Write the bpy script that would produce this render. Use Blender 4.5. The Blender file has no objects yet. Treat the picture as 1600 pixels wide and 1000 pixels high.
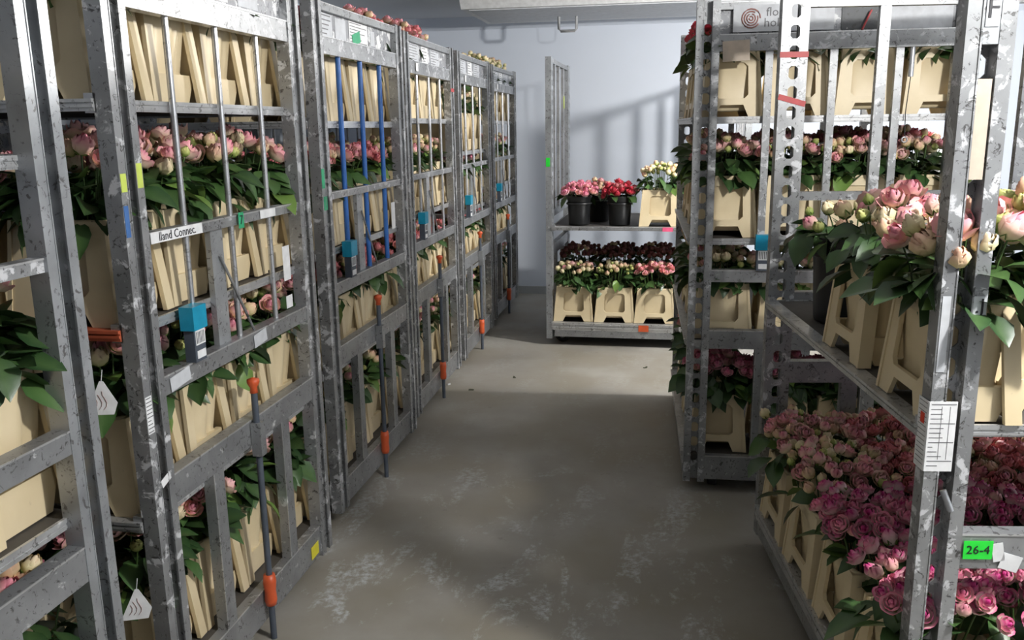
import bpy, math, random
from mathutils import Matrix, Vector
random.seed(7)
R = math.radians
PI = math.pi
sc = bpy.context.scene
col = sc.collection

# ---------------------------------------------------------------- camera, light, exposure
cam_data = bpy.data.cameras.new('camera')
cam = bpy.data.objects.new('camera', cam_data); col.objects.link(cam)
cam_data.sensor_fit = 'HORIZONTAL'; cam_data.sensor_width = 36
cam_data.lens = 36 * 1352.4 / 1600
cam_data.clip_start = 0.05
cam.matrix_world = (Matrix.Translation((0, 0, 1.5268)) @ Matrix.Rotation(R(10.4), 4, 'Z')
                    @ Matrix.Rotation(R(90 - 12.547), 4, 'X') @ Matrix.Rotation(R(-0.841), 4, 'Z'))
sc.camera = cam
sc.view_settings.view_transform = 'Standard'
sc.view_settings.look = 'None'
sc.view_settings.gamma = 1
sc.view_settings.use_curve_mapping = False
sc.view_settings.exposure = 0.0

world = bpy.data.worlds.new('world'); sc.world = world
world.use_nodes = True
world.node_tree.nodes['Background'].inputs[0].default_value = (0.85, 0.93, 1.0, 1)
world.node_tree.nodes['Background'].inputs[1].default_value = 0.10

def lamp(name, loc, power, radius, colr):
    d = bpy.data.lights.new(name, 'POINT'); d.energy = power; d.shadow_soft_size = radius; d.color = colr
    o = bpy.data.objects.new(name, d); col.objects.link(o); o.location = loc
    return o
lamp('bulkhead_light', (1.38, 4.93, 2.24), 258, 0.05, (1.0, 0.97, 0.93))
lamp('bulkhead_light', (1.35, 1.15, 2.36), 190, 0.06, (1.0, 0.98, 0.95))

# ---------------------------------------------------------------- materials
def new_mat(name):
    m = bpy.data.materials.new(name); m.use_nodes = True
    nt = m.node_tree; b = nt.nodes['Principled BSDF']
    return m, nt, b
def N(nt, t, **kw):
    n = nt.nodes.new(t)
    for k, v in kw.items():
        if k in n.inputs: n.inputs[k].default_value = v
        else: setattr(n, k, v)
    return n
def ramp(nt, fac, stops):
    r = nt.nodes.new('ShaderNodeValToRGB')
    while len(r.color_ramp.elements) < len(stops): r.color_ramp.elements.new(0.5)
    for e, (p, c) in zip(r.color_ramp.elements, stops):
        e.position = p; e.color = (*c, 1) if len(c) == 3 else c
    nt.links.new(fac, r.inputs[0]); return r
def coords(nt, scale=1.0, rnd=True, stretch=(1, 1, 1)):
    tc = nt.nodes.new('ShaderNodeTexCoord'); mp = nt.nodes.new('ShaderNodeMapping')
    mp.inputs['Scale'].default_value = tuple(scale * s for s in stretch)
    nt.links.new(tc.outputs['Object'], mp.inputs[0])
    if rnd:
        oi = nt.nodes.new('ShaderNodeObjectInfo'); mu = N(nt, 'ShaderNodeMath', operation='MULTIPLY')
        mu.inputs[1].default_value = 40
        nt.links.new(oi.outputs['Random'], mu.inputs[0])
        cb = nt.nodes.new('ShaderNodeCombineXYZ')
        for i in range(3): nt.links.new(mu.outputs[0], cb.inputs[i])
        nt.links.new(cb.outputs[0], mp.inputs['Location'])
    return mp.outputs[0]
def mixc(nt, fac, a, b):
    m = nt.nodes.new('ShaderNodeMix'); m.data_type = 'RGBA'
    for s, v in ((m.inputs[0], fac), (m.inputs[6], a), (m.inputs[7], b)):
        if hasattr(v, 'is_output'): nt.links.new(v, s)
        else: s.default_value = v if not isinstance(v, tuple) or len(v) == 4 else (*v, 1)
    return m.outputs[2]
def bump(nt, b, h, st=0.2, dist=0.002):
    bp = nt.nodes.new('ShaderNodeBump'); bp.inputs['Strength'].default_value = st; bp.inputs['Distance'].default_value = dist
    nt.links.new(h, bp.inputs['Height']); nt.links.new(bp.outputs[0], b.inputs['Normal'])

def plain(name, c, rough=0.5, metal=0.0):
    m, nt, b = new_mat(name)
    b.inputs['Roughness'].default_value = rough; b.inputs['Metallic'].default_value = metal
    v = coords(nt, 30)
    n = N(nt, 'ShaderNodeTexNoise', Scale=1.0, Detail=3.0); nt.links.new(v, n.inputs['Vector'])
    r = ramp(nt, n.outputs[0], [(0.3, tuple(x * 0.88 for x in c)), (0.7, tuple(min(1, x * 1.08) for x in c))])
    nt.links.new(r.outputs[0], b.inputs['Base Color'])
    return m

def metal(name, base, residue, grime, amount=0.55, rough=0.42, met=0.55):
    """galvanised metal with scraped label residue and dark scuffs"""
    m, nt, b = new_mat(name)
    v = coords(nt, 1.0)
    n0 = N(nt, 'ShaderNodeTexNoise', Scale=9.0, Detail=5.0); nt.links.new(v, n0.inputs['Vector'])
    c0 = ramp(nt, n0.outputs[0], [(0.3, tuple(x * 0.75 for x in base)), (0.7, tuple(min(1, x * 1.15) for x in base))])
    n1 = N(nt, 'ShaderNodeTexNoise', Scale=22.0, Detail=6.0, Roughness=0.65, Distortion=0.6); nt.links.new(v, n1.inputs['Vector'])
    f1 = ramp(nt, n1.outputs[0], [(amount, (0, 0, 0)), (amount + 0.04, (1, 1, 1))])
    c1 = mixc(nt, f1.outputs[0], c0.outputs[0], residue)
    n2 = N(nt, 'ShaderNodeTexNoise', Scale=48.0, Detail=7.0, Roughness=0.7, Distortion=1.2); nt.links.new(v, n2.inputs['Vector'])
    f2 = ramp(nt, n2.outputs[0], [(0.57, (0, 0, 0)), (0.62, (1, 1, 1))])
    c2 = mixc(nt, f2.outputs[0], c1, grime)
    nt.links.new(c2, b.inputs['Base Color'])
    fm = N(nt, 'ShaderNodeMath', operation='MULTIPLY_ADD'); nt.links.new(f1.outputs[0], fm.inputs[0])
    fm.inputs[1].default_value = -met * 0.9; fm.inputs[2].default_value = met
    nt.links.new(fm.outputs[0], b.inputs['Metallic'])
    b.inputs['Roughness'].default_value = rough
    bump(nt, b, n1.outputs[0], 0.15)
    return m

M = {}
M['post'] = metal('scuffed_galvanised_steel', (0.34, 0.35, 0.36), (0.58, 0.59, 0.61), (0.10, 0.10, 0.10), 0.56)
M['post_clean'] = metal('brushed_steel', (0.40, 0.42, 0.44), (0.52, 0.53, 0.55), (0.16, 0.16, 0.16), 0.66)
M['rail'] = metal('dull_aluminium', (0.33, 0.34, 0.35), (0.50, 0.51, 0.52), (0.12, 0.12, 0.12), 0.62)
M['bar'] = metal('polished_bar', (0.55, 0.56, 0.58), (0.6, 0.6, 0.6), (0.3, 0.3, 0.3), 0.7, 0.3, 0.75)
M['edge'] = metal('aluminium_profile', (0.58, 0.59, 0.60), (0.72, 0.72, 0.72), (0.2, 0.2, 0.2), 0.62, 0.35, 0.6)
M['deck'] = plain('dark_deck_board', (0.075, 0.068, 0.06), 0.7)
M['panel'] = metal('grey_header_board', (0.30, 0.31, 0.33), (0.68, 0.69, 0.70), (0.10, 0.10, 0.11), 0.54, 0.5, 0.2)
M['board_light'] = plain('pale_grey_board', (0.55, 0.57, 0.60), 0.5)
M['board_dark'] = metal('dark_grey_board', (0.06, 0.065, 0.07), (0.45, 0.45, 0.46), (0.03, 0.03, 0.03), 0.66, 0.5, 0.1)
M['blue_bar'] = plain('blue_plastic_sleeve', (0.03, 0.13, 0.42), 0.35)
M['rubber'] = plain('black_rubber', (0.015, 0.015, 0.016), 0.7)
M['black'] = plain('black_plastic', (0.012, 0.013, 0.014), 0.38)
M['orange'] = plain('orange_red_plastic', (0.62, 0.10, 0.03), 0.4)
M['red_edge'] = plain('worn_orange_paint', (0.42, 0.09, 0.04), 0.5)
M['teal'] = plain('turquoise_plastic', (0.01, 0.28, 0.45), 0.35)
M['slate'] = plain('slate_plastic', (0.07, 0.085, 0.11), 0.5)
M['paper'] = plain('white_paper', (0.78, 0.79, 0.80), 0.7)
M['paper_beige'] = plain('beige_paper', (0.50, 0.42, 0.34), 0.7)
M['ink'] = plain('black_ink', (0.015, 0.015, 0.02), 0.6)
M['ink_grey'] = plain('grey_ink', (0.16, 0.16, 0.17), 0.6)
M['green'] = plain('bright_green_sticker', (0.02, 0.75, 0.05), 0.5)
M['green_dull'] = plain('green_tape', (0.03, 0.36, 0.17), 0.5)
M['yellow'] = plain('yellow_sticker', (0.80, 0.72, 0.05), 0.5)
M['lime'] = plain('lime_paint', (0.55, 0.66, 0.12), 0.5)
M['blue_tape'] = plain('blue_tape', (0.05, 0.14, 0.36), 0.5)
M['red_tape'] = plain('dull_red_tape', (0.40, 0.05, 0.05), 0.5)
M['red_dot'] = plain('red_sticker', (0.75, 0.05, 0.02), 0.5)
M['pink_tape'] = plain('pink_sticker', (0.85, 0.12, 0.25), 0.5)
M['logo'] = plain('brown_red_print', (0.32, 0.15, 0.13), 0.6)
M['pipe'] = plain('grey_pipe', (0.35, 0.36, 0.37), 0.4)
M['unit'] = plain('white_sheet_metal', (0.72, 0.73, 0.74), 0.45)

def crate_mat():
    m, nt, b = new_mat('cream_plastic')
    v = coords(nt, 1.0)
    n = N(nt, 'ShaderNodeTexNoise', Scale=7.0, Detail=4.0); nt.links.new(v, n.inputs['Vector'])
    c = ramp(nt, n.outputs[0], [(0.3, (0.66, 0.54, 0.335)), (0.7, (0.77, 0.65, 0.43))])
    n2 = N(nt, 'ShaderNodeTexNoise', Scale=55.0, Detail=6.0, Roughness=0.7); nt.links.new(v, n2.inputs['Vector'])
    f = ramp(nt, n2.outputs[0], [(0.66, (0, 0, 0)), (0.74, (0.5, 0.5, 0.5))])
    nt.links.new(mixc(nt, f.outputs[0], c.outputs[0], (0.40, 0.31, 0.2)), b.inputs['Base Color'])
    b.inputs['Roughness'].default_value = 0.42
    return m
M['cream'] = crate_mat()

def attr_mat(name, rough, trans=0.0):
    m, nt, b = new_mat(name)
    a = nt.nodes.new('ShaderNodeVertexColor'); a.layer_name = 'Col'
    oi = nt.nodes.new('ShaderNodeObjectInfo')
    hs = nt.nodes.new('ShaderNodeHueSaturation')
    mr = N(nt, 'ShaderNodeMapRange'); mr.inputs[3].default_value = 0.8; mr.inputs[4].default_value = 1.15
    nt.links.new(oi.outputs['Random'], mr.inputs[0]); nt.links.new(mr.outputs[0], hs.inputs['Value'])
    nt.links.new(a.outputs[0], hs.inputs['Color']); nt.links.new(hs.outputs[0], b.inputs['Base Color'])
    b.inputs['Roughness'].default_value = rough
    return m
M['petal'] = attr_mat('rose_petals', 0.55)
M['leaf'] = attr_mat('rose_leaves', 0.38)

def floor_mat():
    m, nt, b = new_mat('worn_concrete')
    v = coords(nt, 1.0, False)
    n = N(nt, 'ShaderNodeTexNoise', Scale=1.3, Detail=8.0, Roughness=0.62); nt.links.new(v, n.inputs['Vector'])
    c = ramp(nt, n.outputs[0], [(0.3, (0.24, 0.222, 0.190)), (0.5, (0.32, 0.302, 0.265)), (0.72, (0.40, 0.385, 0.345))])
    # scuffs of bare pale cement, running down the aisle
    v2 = coords(nt, 1.0, False, (1.6, 0.75, 1))
    n2 = N(nt, 'ShaderNodeTexNoise', Scale=3.2, Detail=9.0, Roughness=0.72, Distortion=0.4); nt.links.new(v2, n2.inputs['Vector'])
    f2 = ramp(nt, n2.outputs[0], [(0.53, (0, 0, 0)), (0.60, (0.9, 0.9, 0.9))])
    n3 = N(nt, 'ShaderNodeTexNoise', Scale=42.0, Detail=6.0, Roughness=0.7); nt.links.new(v, n3.inputs['Vector'])
    f3 = ramp(nt, n3.outputs[0], [(0.42, (0, 0, 0)), (0.6, (1, 1, 1))])
    mu = N(nt, 'ShaderNodeMath', operation='MULTIPLY'); nt.links.new(f2.outputs[0], mu.inputs[0]); nt.links.new(f3.outputs[0], mu.inputs[1])
    # the floor paint has flaked most in the near part of the aisle
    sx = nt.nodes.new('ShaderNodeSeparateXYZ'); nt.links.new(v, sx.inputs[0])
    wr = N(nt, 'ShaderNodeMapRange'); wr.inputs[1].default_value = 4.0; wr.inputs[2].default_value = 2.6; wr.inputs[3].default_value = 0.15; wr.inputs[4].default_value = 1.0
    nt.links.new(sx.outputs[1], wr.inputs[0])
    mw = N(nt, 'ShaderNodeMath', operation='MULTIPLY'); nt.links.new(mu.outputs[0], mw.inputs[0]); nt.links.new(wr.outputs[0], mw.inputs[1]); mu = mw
    n5 = N(nt, 'ShaderNodeTexNoise', Scale=2.4, Detail=5.0); nt.links.new(v, n5.inputs['Vector'])
    f5 = ramp(nt, n5.outputs[0], [(0.42, (0, 0, 0)), (0.62, (0.55, 0.55, 0.55))])
    class C: pass
    c_ = C(); c_.outputs = [mixc(nt, f5.outputs[0], c.outputs[0], (0.255, 0.225, 0.165))]; c = c_
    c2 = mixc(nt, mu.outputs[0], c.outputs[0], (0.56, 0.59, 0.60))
    n4 = N(nt, 'ShaderNodeTexNoise', Scale=14.0, Detail=8.0, Roughness=0.75); nt.links.new(v, n4.inputs['Vector'])
    f4 = ramp(nt, n4.outputs[0], [(0.62, (0, 0, 0)), (0.72, (0.6, 0.6, 0.6))])
    c3 = mixc(nt, f4.outputs[0], c2, (0.10, 0.09, 0.075))
    nt.links.new(c3, b.inputs['Base Color'])
    rr = ramp(nt, n.outputs[0], [(0.3, (0.42,) * 3), (0.7, (0.7,) * 3)]); nt.links.new(rr.outputs[0], b.inputs['Roughness'])
    bump(nt, b, n4.outputs[0], 0.12)
    return m
M['floor'] = floor_mat()
def wall_mat(name, c):
    m, nt, b = new_mat(name)
    v = coords(nt, 1.0, False)
    n = N(nt, 'ShaderNodeTexNoise', Scale=0.8, Detail=4.0); nt.links.new(v, n.inputs['Vector'])
    r = ramp(nt, n.outputs[0], [(0.3, tuple(x * 0.95 for x in c)), (0.7, c)])
    nt.links.new(r.outputs[0], b.inputs['Base Color']); b.inputs['Roughness'].default_value = 0.45
    return m
M['wall'] = wall_mat('white_cold_room_panel', (0.70, 0.755, 0.845))
M['ceil'] = wall_mat('white_ceiling_panel', (0.68, 0.70, 0.73))
M['curb'] = wall_mat('grey_wall_curb', (0.40, 0.42, 0.43))

# ---------------------------------------------------------------- mesh helpers
class MB:
    def __init__(s): s.v = []; s.f = []; s.mi = []; s.sm = []; s.c = []; s.mats = []
    def slot(s, m):
        if m not in s.mats: s.mats.append(m)
        return s.mats.index(m)
    def add(s, vs, fs, m=None, smooth=False, cols=None, mtx=None):
        o = len(s.v); k = s.slot(m)
        if mtx is not None: vs = [tuple(mtx @ Vector(p)) for p in vs]
        s.v += [tuple(p) for p in vs]
        s.c += cols if cols else [(1, 1, 1)] * len(vs)
        for f in fs: s.f.append(tuple(i + o for i in f)); s.mi.append(k); s.sm.append(smooth)
    def box(s, x0, x1, y0, y1, z0, z1, m=None, mtx=None):
        vs = [(x, y, z) for z in (z0, z1) for y in (y0, y1) for x in (x0, x1)]
        s.add(vs, [(0, 2, 3, 1), (4, 5, 7, 6), (0, 1, 5, 4), (2, 6, 7, 3), (0, 4, 6, 2), (1, 3, 7, 5)], m, mtx=mtx)
    def prism(s, poly, a0, a1, plane='xz', m=None, fn=None, mtx=None):
        """poly in two axes, extruded along the third; fn shears points"""
        def P(p, a):
            q = {'xz': (p[0], a, p[1]), 'xy': (p[0], p[1], a), 'yz': (a, p[0], p[1])}[plane]
            return fn(q) if fn else q
        n = len(poly)
        vs = [P(p, a0) for p in poly] + [P(p, a1) for p in poly]
        s.add(vs, [tuple(range(n)), tuple(range(2 * n - 1, n - 1, -1))] + [(i, n + i, n + (i + 1) % n, (i + 1) % n) for i in range(n)], m, mtx=mtx)
    def tube(s, pts, r, m=None, n=8, smooth=True, cols=None):
        vs = []; fs = []; pts = [Vector(p) for p in pts]
        for i, p in enumerate(pts):
            d = (pts[min(i + 1, len(pts) - 1)] - pts[max(i - 1, 0)]).normalized()
            a = d.orthogonal().normalized(); b = d.cross(a)
            vs += [p + r * (math.cos(2 * PI * k / n) * a + math.sin(2 * PI * k / n) * b) for k in range(n)]
        for i in range(len(pts) - 1):
            fs += [(i * n + k, i * n + (k + 1) % n, (i + 1) * n + (k + 1) % n, (i + 1) * n + k) for k in range(n)]
        s.add(vs, fs, m, smooth, cols and [cols] * len(vs))
        s.add(vs[:n], [tuple(range(n - 1, -1, -1))], m, False, cols and [cols] * n); s.add(vs[-n:], [tuple(range(n))], m, False, cols and [cols] * n)
    def lathe(s, prof, n=16, m=None, smooth=True, mtx=None, sq=0.0):
        vs = []; fs = []
        for r, z in prof:
            for k in range(n):
                vs.append((r * math.cos(2 * PI * k / n), r * math.sin(2 * PI * k / n), z))
        for i in range(len(prof) - 1):
            fs += [(i * n + k, i * n + (k + 1) % n, (i + 1) * n + (k + 1) % n, (i + 1) * n + k) for k in range(n)]
        s.add(vs, fs, m, smooth, mtx=mtx)
    def mesh(s, name):
        me = bpy.data.meshes.new(name); me.from_pydata(s.v, [], s.f); 
        for m in s.mats:
            if m is not None: me.materials.append(m)
        me.polygons.foreach_set('material_index', s.mi); me.polygons.foreach_set('use_smooth', s.sm)
        if any(c != (1, 1, 1) for c in s.c):
            at = me.color_attributes.new('Col', 'FLOAT_COLOR', 'POINT')
            at.data.foreach_set('color', [x for c in s.c for x in (*c, 1)])
        me.update(); return me

def link(name, me, parent=None, loc=None, rot=None, scale=None):
    o = bpy.data.objects.new(name, me); col.objects.link(o)
    if parent is not None: o.parent = parent
    if loc is not None: o.location = loc
    if rot is not None: o.rotation_euler = rot
    if scale is not None: o.scale = scale
    return o
def tag(o, label=None, cat=None, group=None, kind=None):
    if label: o['label'] = label
    if cat: o['category'] = cat
    if group: o['group'] = group
    if kind: o['kind'] = kind
    return o
def box_mesh(name, x0, x1, y0, y1, z0, z1, m):
    b = MB(); b.box(x0, x1, y0, y1, z0, z1, m); return b.mesh(name)
def text_mesh(body, size, m, extrude=0.0004):
    cu = bpy.data.curves.new('lettering', 'FONT'); cu.body = body; cu.size = size; cu.extrude = extrude
    cu.align_x = 'CENTER'; cu.align_y = 'CENTER'; cu.resolution_u = 2
    t = bpy.data.objects.new('lettering', cu)
    me = bpy.data.meshes.new_from_object(t); bpy.data.objects.remove(t)
    me.materials.clear(); me.materials.append(m); return me

# ---------------------------------------------------------------- room
YW, XL, XR, ZC, YN = 7.91, -2.85, 3.3, 2.48, -2.2
tag(link('floor', box_mesh('floor', XL - .1, XR + .1, YN, YW + .1, -0.1, 0, M['floor'])), kind='structure')
tag(link('ceiling', box_mesh('ceiling', XL - .1, XR + .1, YN, YW + .1, ZC, ZC + .1, M['ceil'])), kind='structure')
tag(link('wall_back', box_mesh('wall_back', XL - .1, XR + .1, YW, YW + .1, 0, ZC, M['wall'])), kind='structure')
tag(link('wall_left', box_mesh('wall_left', XL - .1, XL, YN, YW, 0, ZC, M['wall'])), kind='structure')
tag(link('wall_right', box_mesh('wall_right', XR, XR + .1, YN, YW, 0, ZC, M['wall'])), kind='structure')
tag(link('baseboard_back', box_mesh('baseboard_back', XL, XR, YW - .02, YW, 0, .07, M['curb'])), kind='structure')
b = MB(); b.prism([(YW, ZC - .10), (YW - .10, ZC), (YW, ZC)], XL, XR, 'yz', M['wall'])
tag(link('trim_1', b.mesh('trim_1')), kind='structure')

# cooling unit under the ceiling with its drain pipe
t = link('cooling_unit', None, loc=(-0.3, 6.9, ZC))
tag(t, 'white sheet metal cooling unit hung under ceiling by back wall', 'cooling unit')
b = MB(); b.prism([(6.5 - 6.9, -.04), (6.55 - 6.9, -.10), (.6, -.10), (.6, 0), (6.5 - 6.9, 0)], -1.25, 1.75, 'yz', M['unit'])
link('casing', b.mesh('casing'), t)
b = MB(); b.box(-1.2, 1.7, -.3, .5, -.106, -.1, M['board_light']); link('drip_tray', b.mesh('drip_tray'), t)
b = MB(); b.tube([(-.60, .25, -.10), (-.60, .25, -.20), (-.585, .25, -.215), (-.475, .25, -.215), (-.46, .25, -.20), (-.46, .25, -.10)], .011, M['pipe'], 8)
link('drain_pipe', b.mesh('drain_pipe'), t)

# lamp housings over the two lights
for i, (x, y, z) in enumerate(((1.38, 4.93, 2.24), (1.35, 1.15, 2.36))):
    t = link('ceiling_lamp', None, loc=(x, y, ZC))
    tag(t, ('round bulkhead ceiling lamp behind the middle right trolley', 'round bulkhead ceiling lamp above the foreground right trolley')[i], 'lamp')
    b = MB(); b.lathe([(0, 0), (.10, 0), (.10, -.03), (.02, -.035), (0, -.035)], 20, M['unit']); link('lamp_base', b.mesh('lamp_base'), t)
    if z - ZC < -.15:
        b = MB(); b.tube([(0, 0, -.03), (0, 0, z - ZC + .11)], .008, M['unit']); link('lamp_rod', b.mesh('lamp_rod'), t)
        b = MB(); b.lathe([(0, z - ZC + .12), (.08, z - ZC + .11), (.085, z - ZC + .09), (.075, z - ZC + .09)], 20, M['unit']); link('lamp_shade', b.mesh('lamp_shade'), t)

# ---------------------------------------------------------------- trolley parts (local: end frame at x=0 facing +x, width along +y)
L, W = 1.36, 1.02
PW, PD = 0.088, 0.042
def post_mesh(m):
    b = MB(); lw = 0.026; zt = 1.985
    for y0 in (0, PW - lw):
        b.box(-PD, 0, y0, y0 + lw, 0.05, zt, m)
    # lips bent round the channel edge
    b.box(-.003, .0015, lw, lw + .003, .05, zt, m); b.box(-.003, .0015, PW - lw - .003, PW - lw, .05, zt, m)
    # web at the back with octagonal slots
    x0, x1 = -PD, -PD + .004; y0, y1 = lw - .001, PW - lw + .001
    p = 0.064; z = 0.12
    b.box(x0, x1, y0, y1, .05, z, m)
    while z + p < zt - .03:
        cy, cz, hy, hz, ch = PW / 2, z + p / 2, 0.0150, 0.021, 0.008
        inner = [(cy - hy + ch, cz - hz), (cy + hy - ch, cz - hz), (cy + hy, cz - hz + ch), (cy + hy, cz + hz - ch), (cy + hy - ch, cz + hz), (cy - hy + ch, cz + hz), (cy - hy, cz + hz - ch), (cy - hy, cz - hz + ch)]
        outer = [(y0, z), (y1, z), (y1, z), (y1, z + p), (y1, z + p), (y0, z + p), (y0, z + p), (y0, z)]
        vs = [(x, *q) for x in (x0, x1) for q in outer + inner]
        fs = []
        for k in range(8):
            j = (k + 1) % 8
            for o in (0, 16):
                q = [o + k, o + j, o + 8 + j, o + 8 + k]
                if outer[k] == outer[j]: q = [o + k, o + 8 + j, o + 8 + k]
                fs.append(tuple(q) if o else tuple(reversed(q)))
            fs.append((8 + k, 8 + j, 24 + j, 24 + k))
        b.add(vs, fs, m); z += p
    b.box(x0, x1, y0, y1, z, zt, m)
    return b.mesh('post')
def rail_mesh(name, z0, z1, d, m, lip=True):
    b = MB(); b.box(-PD + .004, -PD + .004 + d, PW, W - PW, z0, z1, m)
    if lip: b.box(-PD + .004 + d, -PD + .006 + d, PW, W - PW, z1 - .004, z1, M['edge'])
    return b.mesh(name)
PM = {}
PM['post'] = post_mesh(M['post']); PM['post_clean'] = post_mesh(M['post_clean'])
PM['top_rail'] = rail_mesh('top_rail', 1.948, 1.976, .034, M['rail'])
PM['wide_top_rail'] = rail_mesh('top_rail', 1.892, 1.976, .034, M['rail'])
PM['header_panel'] = box_mesh('header_panel', -.028, -.024, PW, W - PW, 1.858, 1.95, M['panel'])
PM['header_rail'] = rail_mesh('header_rail', 1.797, 1.86, .034, M['post'])
PM['middle_rail'] = rail_mesh('middle_rail', 1.272, 1.30, .030, M['post'])
PM['upper_rail'] = rail_mesh('upper_rail', .908, .957, .036, M['rail'])
PM['lower_rail'] = rail_mesh('lower_rail', .632, .709, .036, M['rail'])
PM['bottom_rail'] = rail_mesh('bottom_rail', .06, .165, .030, M['rail'])
b = MB(); b.tube([(-.022, 0, .95), (-.022, 0, 1.80)], .0085, M['bar'], 10); PM['bar'] = b.mesh('bar')
b = MB(); b.tube([(-.022, 0, .95), (-.022, 0, 1.80)], .0105, M['blue_bar'], 10); PM['blue_bar'] = b.mesh('bar')
b = MB(); b.box(-.035, -.012, -.014, .014, .95, 1.80, M['post']); PM['square_bar'] = b.mesh('bar')
b = MB(); b.box(-.036, -.006, -.028, .028, .165, .635, M['rail']); b.box(-.006, -.004, -.028, -.025, .165, .635, M['edge']); PM['slat'] = b.mesh('slat')
b = MB(); b.box(-.034, -.014, -.020, .020, .95, 1.955, M['bar']); PM['flat_bar'] = b.mesh('bar')
b = MB(); b.box(-.035, -.012, -.017, .017, .70, 1.90, M['post']); PM['long_bar'] = b.mesh('bar')
b = MB(); b.box(-.034, -.018, -.032, .032, .957, 1.272, M['post_clean']); PM['number_plate'] = b.mesh('plate')
b = MB(); b.tube([(-.012, 0, 1.20), (-.012, .16, .955)], .004, M['rail'], 6); PM['brace'] = b.mesh('brace')
# label holder: turquoise cap over slate body with a barcode slip
b = MB(); b.box(-.016, .012, -.026, .026, .957, 1.045, M['slate']); b.box(.012, .0135, -.018, .022, .965, .985, M['paper']); PM['holder'] = b.mesh('holder')
b = MB(); b.box(-.02, .018, -.032, .032, 1.04, 1.10, M['teal']); PM['cap'] = b.mesh('cap')
b = MB()
b.box(.012, .0135, -.020, .024, 1.0, 1.038, M['paper'])
for k in range(6): b.box(.0135, .014, -.017 + .0065 * k, -.0145 + .0065 * k, 1.004, 1.034, M['ink'])
PM['barcode'] = b.mesh('barcode')
# coupling bar with orange sleeve and knob
b = MB(); b.tube([(.012, 0, .0), (.012, 0, .80)], .010, M['slate'], 8); b.box(.0, .03, -.016, .016, .60, .70, M['rail']); PM['drawbar'] = b.mesh('drawbar')
b = MB(); b.lathe([(.0, .115), (.016, .115), (.019, .13), (.017, .16), (.020, .19), (.017, .215), (.0, .215)], 12, M['orange'], mtx=Matrix.Translation((.012, 0, 0))); PM['sleeve'] = b.mesh('sleeve')
b = MB(); b.lathe([(.0, .79), (.012, .79), (.010, .805), (.018, .82), (.018, .83), (.0, .836)], 10, M['orange'], mtx=Matrix.Translation((.012, 0, 0))); PM['knob'] = b.mesh('knob')
# base tray
b = MB(); x0, x1 = -L + .04, -.04
b.box(x0, x1, .03, W - .03, .12, .160, M['deck'])
PM['base_tray'] = b.mesh('base_tray')
def profile(name, z0, h, m):
    b = MB()
    b.box(x0, x1, -.004, .012, z0, z0 + h, m)
    b.box(x0, x1, -.010, -.004, z0 + h * .72, z0 + h, m)
    b.box(x0, x1, -.008, -.004, z0 + h * .30, z0 + h * .55, m)
    b.box(x0, x1, .012, .03, z0 + h - .006, z0 + h, m)
    return b.mesh(name)
PM['tray_edge'] = profile('tray_edge', .115, .055, M['edge'])
b = MB(); b.box(x0 + .02, x1 - .02, -.003, .02, .068, .115, M['rail']); PM['chassis_rail'] = b.mesh('chassis_rail')
b = MB(); b.box(x0, x1, .03, W - .03, -.020, -.004, M['deck']); PM['shelf_deck'] = b.mesh('shelf')
PM['shelf_edge'] = profile('shelf_edge', -.026, .026, M['edge'])
PM['shelf_edge_red'] = profile('shelf_edge', -.026, .026, M['red_edge'])
b = MB(); b.box(-.014, .014, .0, .02, -.030, .012, M['bar']); PM['hook'] = b.mesh('hook')
b = MB(); b.box(x1, x1 + .004, .03, W - .03, -.026, 0, M['edge']); b.box(x1 + .004, x1 + .007, .03, W - .03, -.010, 0, M['edge']); b.box(x1 + .004, x1 + .006, .03, W - .03, -.022, -.016, M['edge']); PM['shelf_end'] = b.mesh('shelf_end')
# caster
b = MB(); b.box(-.02, .02, -.03, -.024, .05, .12, M['rail']); b.box(-.02, .02, .024, .03, .05, .12, M['rail']); b.box(-.035, .035, -.032, .032, .112, .12, M['rail']); PM['caster'] = b.mesh('caster')
b = MB(); mt = Matrix.Translation((0, 0, .052)) @ Matrix.Rotation(R(90), 4, 'X')
b.lathe([(.0, -.018), (.025, -.018), (.026, -.02), (.048, -.019), (.052, -.013), (.052, .013), (.048, .019), (.026, .02), (.025, .018), (.0, .018)], 18, M['rubber'], mtx=mt)
b.lathe([(.0, -.0205), (.022, -.0205), (.024, -.017)], 12, M['edge'], mtx=mt); b.lathe([(.024, .017), (.022, .0205), (.0, .0205)], 12, M['edge'], mtx=mt)
PM['wheel'] = b.mesh('wheel')

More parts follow.
